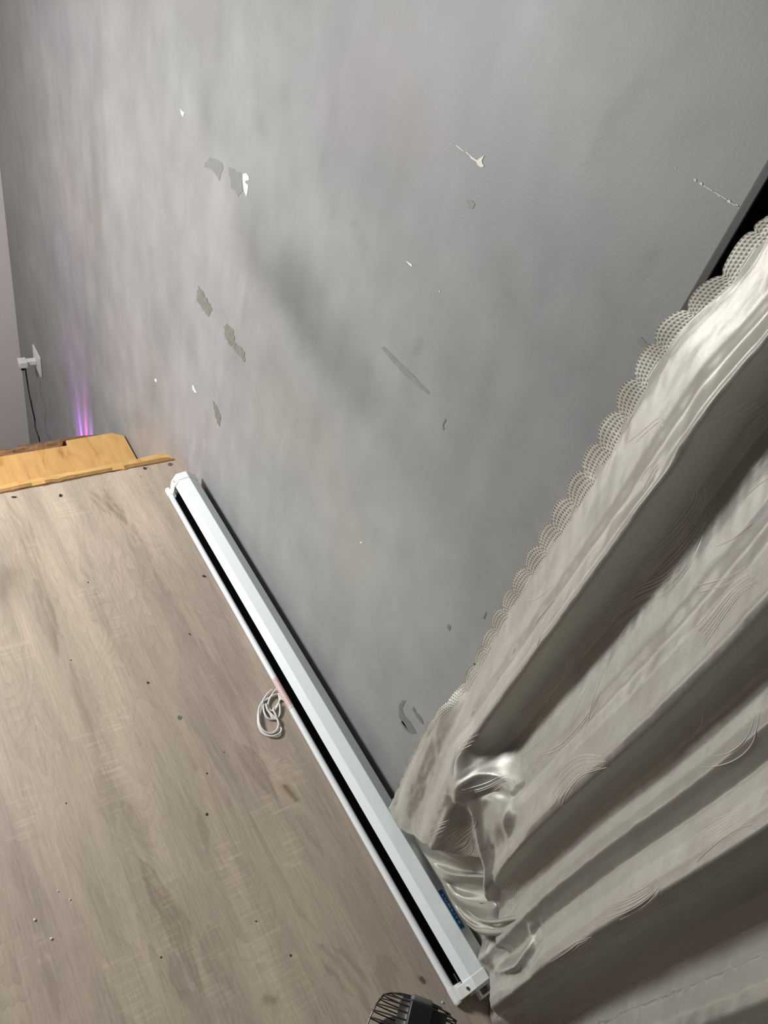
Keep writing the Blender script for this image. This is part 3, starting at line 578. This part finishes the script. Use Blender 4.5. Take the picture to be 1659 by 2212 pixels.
hs = [solve(p, Dbody) for p in ((846, 1762), (858, 1785), (880, 1800), (900, 1810), (925, 1825), (950, 1838), (975, 1846), (1000, 1850), (1035, 1852))]
hx = [p[0] for p in hs]; hz = [p[2] for p in hs]; hx, hz = zip(*sorted(zip(hx, hz))); print('HEM', np.round(hx, 3), np.round(hz, 3))
hem = lambda x: np.interp(x, hx, hz); top = lambda x: 1.348 + .55 * (x + .36) + .01 * math.sin(x * 40)
XE = -.348; XS = -.145
V1, F1 = curtain_grid(XE, XS, 84, hem, top, 330, Dbody)
ZJ = float(hem(XS)); V2, F2 = curtain_grid(XS, .90, 370, lambda x: ZJ, top, 330, Dbody)
es = [hit(p, 1, -.055) for p in ((1041, 1880), (1042, 1920), (1038, 1960))]
ez = [.0, .13, .16] + [p[2] for p in es][::-1] + [ZJ]; exx = [XS, XS, XS + .01] + [p[0] for p in es][::-1] + [XS]
def warp_low(x, z): return x + (np.interp(z, ez, exx) - XS) * np.clip(1 - (x - XS) / .12, 0, 1)
XL = np.concatenate([np.linspace(XS, .25, 260, endpoint=False), np.linspace(.25, .90, 110)]); V4 = []; nzl = 110
for x in XL:
    zz = np.linspace(.006, ZJ, nzl); xx = warp_low(x, zz); V4.append(np.stack([xx, -Dbody(xx, zz), zz], 1))
V4 = np.concatenate(V4).tolist(); F4 = [(i * nzl + j, (i + 1) * nzl + j, (i + 1) * nzl + j + 1, i * nzl + j + 1) for i in range(369) for j in range(nzl - 1)]
b = MB(); b.add(V1, F1); b.add(V2, F2); b.add(V4, F4)
body = mesh('curtain_panel', b.v, b.f, MSAT, smooth=True); bm = bmesh.new(); bm.from_mesh(body.data); bmesh.ops.remove_doubles(bm, verts=bm.verts, dist=.0002); bm.to_mesh(body.data); bm.free()
for p in body.data.polygons: p.use_smooth = True
m_ = body.modifiers.new('thick', 'SOLIDIFY'); m_.thickness = .0009; m_.offset = -1
rel(body, cur)
# lower sheet under the lifted corner, lofted through rows of (px, py, distance)
def loft(rows, ns, nt, name):
    A = []
    for r in rows:
        pts = spline([hit((a, c), 1, -d) for a, c, d in r], ns); A.append(pts)
    k = len(A[0]); cols = [spline([A[i][q] for i in range(len(A))], nt) for q in range(k)]; m = len(cols[0])
    V = [p for c in cols for p in c]; F_ = [(q * m + i, (q + 1) * m + i, (q + 1) * m + i + 1, q * m + i + 1) for q in range(k - 1) for i in range(m - 1)]
    o = mesh(name, V, F_, MSAT, smooth=True); m_ = o.modifiers.new('thick', 'SOLIDIFY'); m_.thickness = .0009; m_.offset = 0; return rel(o, cur)
loft([[(890, 1795, .030), (925, 1818, .045), (960, 1830, .050), (1000, 1838, .050), (1060, 1845, .046), (1085, 1850, .030)],
      [(902, 1822, .010), (925, 1846, .018), (962, 1865, .022), (1000, 1878, .026), (1060, 1885, .030), (1085, 1890, .026)],
      [(914, 1842, .012), (936, 1870, .027), (967, 1884, .041), (1002, 1890, .045), (1060, 1893, .044), (1085, 1898, .030)],
      [(929, 1866, .016), (949, 1890, .036), (982, 1900, .040), (1012, 1903, .040), (1060, 1908, .040), (1085, 1912, .028)],
      [(940, 1885, .020), (960, 1905, .038), (988, 1916, .026), (1012, 1922, .022), (1060, 1925, .028), (1085, 1930, .024)],
      [(953, 1905, .024), (971, 1926, .038), (992, 1940, .040), (1015, 1948, .040), (1060, 1955, .040), (1085, 1960, .028)],
      [(961, 1920, .027), (980, 1947, .036), (1002, 1972, .038), (1026, 1986, .040), (1060, 1991, .044), (1085, 1995, .034)],
      [(967, 1932, .028), (987, 1966, .040), (1008, 1990, .048), (1034, 2006, .053), (1068, 2011, .056), (1088, 2008, .05)],
      [(971, 1940, .016), (991, 1975, .026), (1012, 1999, .032), (1034, 2015, .040), (1068, 2021, .044), (1088, 2020, .040)]], 12, 10, 'lower_fold')
def swept(lst, rad, name, sub=8):
    pts = spline([hit(p, 1, -D_ + .0035) for p, D_ in lst], sub); k = len(pts); r = [rad * max(.04, math.sin(math.pi * (i + .2) / (k - .6))) ** .7 for i in range(k)]
    b = MB(); b.tube(pts, r, 14); return rel(b.build(name, MSAT, smooth=True, sharp=80), cur)
swept([((1008, 1994), .046), ((1033, 2007), .052), ((1065, 2013), .056), ((1100, 2009), .058), ((1126, 2000), .058)], .0062, 'hem_roll')
swept([((1008, 1966), .044), ((1035, 1986), .056), ((1070, 1991), .062), ((1110, 1984), .062), ((1142, 1983), .058), ((1154, 1993), .056), ((1142, 2007), .055), ((1115, 2016), .054), ((1085, 2020), .050)], .0045, 'hem_roll')

# lace trim
pitch = .0455; V = []; Fc = []; UV = []; nv = 10; zl = np.arange(.125, 1.352, .0016)
off = .012
def scal(z):
    f = ((z - off) / pitch) % 1.0; return .0085 + .0135 * math.sqrt(max(0, 1 - (2 * f - 1) ** 2))
for i, z in enumerate(zl):
    w = scal(z) * (1 if z < 1.33 else max(.2, (1.352 - z) / .02)); wob = .004 * math.sin(z * 9 + 1) + .003 * math.sin(z * 23); e0 = XE + .014
    fade = .55 + .45 * sst(np.array(z), .45, .8)
    for j in range(nv):
        v = j / (nv - 1); x = e0 + .006 * math.sin(z * 14) - (w + .0135 + .006 * math.sin(z * 14)) * fade * (1 - v); D_ = float(Dbody(np.array([max(x, XE)]), np.array([z]))[0]) + .0018 * math.sin(z * 90) * (1 - v) + .0004
        V.append((float(wx(x, z)), -D_ - (.0010 - .0022 * max(0, v - .4) / .6 if x > XE else 0), z)); UV.append((z / pitch, v))
for i in range(len(zl) - 1):
    for j in range(nv - 1): a = i * nv + j; Fc.append((a, a + 1, a + nv + 1, a + nv))
o = mesh('lace_trim', V, Fc, MLACE, smooth=True); uvl = o.data.uv_layers.new(name='UVMap')
for l in o.data.loops: uvl.data[l.index].uv = UV[l.vertex_index]
rel(o, cur)
# top heading of the torn corner
b = MB(); hp = []
for i in range(40):
    x = -.352 + i * .032; hp.append((float(wx(x, 1.35)), -float(Dbody(np.array([max(x, XE)]), np.array([1.34]))[0]) + .0, top(x) + .001))
b.tube(hp, .004, 8); rel(b.build('top_hem', MSAT, smooth=True), cur)
# raised thread motifs of the fabric
MOT = [([(1659, 848), (1623, 881), (1582, 921), (1557, 947)], 8, .014), ([(1472, 1064), (1461, 1116), (1417, 1185), (1366, 1237), (1322, 1270)], 9, .016), ([(1457, 1167), (1439, 1233), (1380, 1288), (1314, 1321), (1237, 1373)], 6, .012),
       ([(1189, 1439), (1178, 1497), (1142, 1549), (1072, 1589)], 9, .014), ([(1219, 1296), (1189, 1314), (1164, 1351), (1153, 1376)], 6, .010), ([(1342, 1627), (1278, 1639), (1238, 1671), (1211, 1715)], 8, .014), ([(1286, 1500), (1254, 1560), (1207, 1615), (1167, 1637), (1111, 1647)], 3, .005),
       ([(1659, 1742), (1604, 1758), (1556, 1786), (1516, 1818)], 6, .008), ([(1640, 1524), (1628, 1591), (1576, 1635), (1489, 1647)], 2, .003), ([(1457, 1881), (1429, 1909), (1389, 1933), (1334, 1957)], 7, .010), ([(1318, 2003), (1286, 2016), (1262, 2036), (1222, 2064)], 5, .007),
       ([(1659, 1233), (1600, 1273), (1545, 1343), (1523, 1373)], 6, .008), ([(1328, 1343), (1297, 1387), (1281, 1424)], 1, 0), ([(1260, 1450), (1240, 1520), (1222, 1590)], 2, .012), ([(1659, 1200), (1560, 1260), (1457, 1290)], 2, .004), ([(1418, 925), (1400, 915), (1360, 945), (1320, 975)], 2, .003),
       ([(1095, 1312), (1130, 1305), (1180, 1270)], 1, 0), ([(1025, 1746), (1022, 1765), (990, 1784), (963, 1803)], 8, .018), ([(1021, 1805), (1010, 1830), (985, 1845)], 5, .010), ([(1100, 1700), (1080, 1690), (1055, 1700), (1030, 1702)], 4, .007), ([(1060, 1660), (1100, 1650), (1150, 1610)], 3, .006),
       ([(1476, 1610), (1500, 1575), (1511, 1540)], 1, 0), ([(1560, 1100), (1600, 1060), (1659, 1020)], 2, .005), ([(1100, 1905), (1085, 1925), (1078, 1950)], 5, .010), ([(1500, 1200), (1560, 1175), (1620, 1130)], 1, 0), ([(1005, 1660), (1000, 1610), (1040, 1580)], 5, .008), ([(1420, 1000), (1400, 1020), (1370, 1070)], 3, .007)]
MTHREAD = simple('shiny_thread', (.90, .87, .82), .30, .5)
for pts, n, sp in MOT:
    b = MB()
    q = np.array([[*cpt(p, .06)] for p in pts]); q = np.array(spline(q, 10)); tn = np.gradient(q, axis=0); nl = np.stack([-tn[:, 1], tn[:, 0]], 1); nl /= np.linalg.norm(nl, axis=1)[:, None] + 1e-9
    tt = np.linspace(0, 1, len(q))
    n = int(n * 1.2) if n > 2 else n; jit = [random.uniform(-.35, .35) for _ in range(n)]
    for k in range(n):
        o_ = (k + jit[k] - (n - 1) / 2) / max(1, n - 1) * sp * 1.9; a0 = random.uniform(0, .18); a1_ = 1 - random.uniform(0, .18); m = (tt >= a0) & (tt <= a1_)
        qq = (q + nl * (o_ * (.5 + .9 * tt)[:, None]))[m]
        ok = (qq[:, 1] > [hem(x) + .008 if x < XS else .01 for x in qq[:, 0]]) & (qq[:, 0] > XE + .002); qq = qq[ok]
        if len(qq) < 4: continue
        dd = Dbody(qq[:, 0], qq[:, 1]) + .0003; b.tube([(x, -d_, z) for (x, z), d_ in zip(qq, dd)], [.00045 * (.4 + .6 * math.sin(math.pi * (i + .5) / len(qq))) for i in range(len(qq))], 5)
    if b.v: rel(b.build('woven_motif', MTHREAD, smooth=True, sharp=80), cur)


# ---------------------------------------------------------------- small desk fan at the near edge
ax = Vector((.66, -.72, -.22)).normalized(); up = Vector((0, 0, 1)); side = ax.cross(up).normalized(); upv = side.cross(ax).normalized()
c0 = Vector((-.031, -.186, .120)); fan = empty('desk_fan', (.0, -.25, 0)); tag(fan, 'small black wire-caged desk fan standing on the platform at the near screen end', 'fan')
def ringpts(r, s_, n=72): return [c0 + ax * s_ + (side * math.cos(a) + upv * math.sin(a)) * r for a in [2 * math.pi * i / n for i in range(n)]]
RG = [(.072, .000), (.077, .007), (.081, .016), (.0845, .026), (.087, .037), (.0885, .049), (.0885, .061), (.087, .073), (.083, .084), (.076, .094), (.066, .102), (.052, .109), (.036, .113), (.058, -.006), (.040, -.010)]
b = MB()
RG = [(r * .89, s_) for r, s_ in RG]
for r, s_ in RG: b.tube(ringpts(r, s_), .0011, 8, closed=True)
for k_ in range(12):
    a = 2 * math.pi * k_ / 12 + math.pi / 2 ; dv = side * math.cos(a) + upv * math.sin(a)
    seq = [(.020, -.011), (.040, -.010), (.058, -.006), (.072, 0), (.081, .016), (.087, .037), (.0885, .055), (.087, .073), (.076, .094), (.052, .109), (.02, .114)]; seq = [(r * .89, s_) for r, s_ in seq]
    if k_ % 3 == 0 and k_ != 0: b.tube([c0 + ax * s_ + dv * r for r, s_ in seq], .0013, 8)
rel(b.build('cage', MWIRE, smooth=True), fan)
def obox(center, ex, ey, ez, a, c, d): # oriented box
    return [center + ex * (i * a) + ey * (j * c) + ez * (k * d) for i in (-1, 1) for j in (-1, 1) for k in (-1, 1)]
BF = [(0, 1, 3, 2), (4, 6, 7, 5), (0, 4, 5, 1), (2, 3, 7, 6), (0, 2, 6, 4), (1, 5, 7, 3)]
b = MB(); b.add(obox(c0 + ax * .045 + upv * .0765 + side * .015, side, ax, upv, .0185, .048, .0055), BF); rel(b.build('clip_bar', MFANB, bevel=.003), fan)
b = MB(); b.add(obox(c0 + ax * (-.006) + upv * .0715 + side * .015, side, ax, upv, .0175, .005, .009), BF); o = rel(b.build('clip_end', MFANG, bevel=.004), fan); tag(o, 'lighter grey rounded end of the clip')
b = MB(); b.tube([c0 + ax * s_ for s_ in (-.012, .0, .035, .045)], [.028, .034, .034, .026], 32); b.add(obox(c0 + ax * .028 + upv * .048 - side * .010, side, ax, upv, .020, .026, .026), BF); rel(b.build('motor_housing', MFANB, smooth=True), fan)
b = MB(); b.tube([c0 + ax * .068, c0 + ax * .095, c0 + ax * .100], [.020, .018, .010], 24); rel(b.build('hub', MFANB, smooth=True), fan)
for k_ in range(4):
    b = MB(); v = []; 
    for i in range(9):
        for j in range(5):
            r = .018 + .058 * i / 8; a = k_ * math.pi / 2 + (j - 2) * .20 + .25 * i / 8; s_ = .078 + (j - 2) * .006
            v.append(c0 + ax * s_ + (side * math.cos(a) + upv * math.sin(a)) * r)
    b.add(v, [(i * 5 + j, i * 5 + j + 1, (i + 1) * 5 + j + 1, (i + 1) * 5 + j) for i in range(8) for j in range(4)])
    o = b.build('blade', MFANB, smooth=True, sharp=80); m_ = o.modifiers.new('t', 'SOLIDIFY'); m_.thickness = .0012; rel(o, fan)
bs = c0 + ax * .045
b = MB(); b.tube([(bs.x, bs.y, .012), (bs.x, bs.y, bs.z - .088)], .009, 16); rel(b.build('stand', MFANB, smooth=True), fan)
b = MB(); b.tube([(bs.x, bs.y, .0), (bs.x, bs.y, .008), (bs.x, bs.y, .013)], [.052, .052, .044], 40); rel(b.build('base', MFANB, smooth=True), fan)

# ---------------------------------------------------------------- small bits lying on the platform
def crumb(px, r, mat, name, label, cat, group=None, e=1.0):
    c = floor_at(px); bm = bmesh.new(); bmesh.ops.create_icosphere(bm, subdivisions=2, radius=r)
    for v in bm.verts: v.co *= random.uniform(.78, 1.15); v.co.x *= e; v.co.z *= .6
    zmin = min(v.co.z for v in bm.verts); me = bpy.data.meshes.new(name)
    for v in bm.verts: v.co.z -= zmin
    bm.to_mesh(me); bm.free(); me.materials.append(mat); o = bpy.data.objects.new(name, me); COL.objects.link(o); o.location = c; o.rotation_euler.z = random.uniform(0, 3); tag(o, label, cat, group); return o
crumb((440, 1245), .0028, MDARKMARK, 'dark_speck', 'tiny black speck on the platform beside the far half of the screen', 'speck', e=1.7)
crumb((130, 1071), .0035, MPLUG, 'dark_fragment', 'tiny dark blue fragment on the boards near the plywood edge', 'fragment', e=1.6)
for px, lb_ in (((125, 1893 + 32), 'tiny white crumb, the uppermost of four on the boards at lower left'), ((151, 1943), 'tiny white crumb right of the other three at lower left'), ((75, 1987), 'white crumb, leftmost of four on the boards at lower left'), ((111, 2028), 'white crumb, lowest of four on the boards at lower left')):
    crumb(px, .0014 if 'tiny' in lb_ else .0022, MCRUMB, 'plaster_crumb', lb_, 'crumb', 'white crumbs on the boards')
crumb((955, 2165), .002, MCRUMB, 'plaster_crumb', 'tiny white crumb between the fan and the near end of the screen', 'crumb')
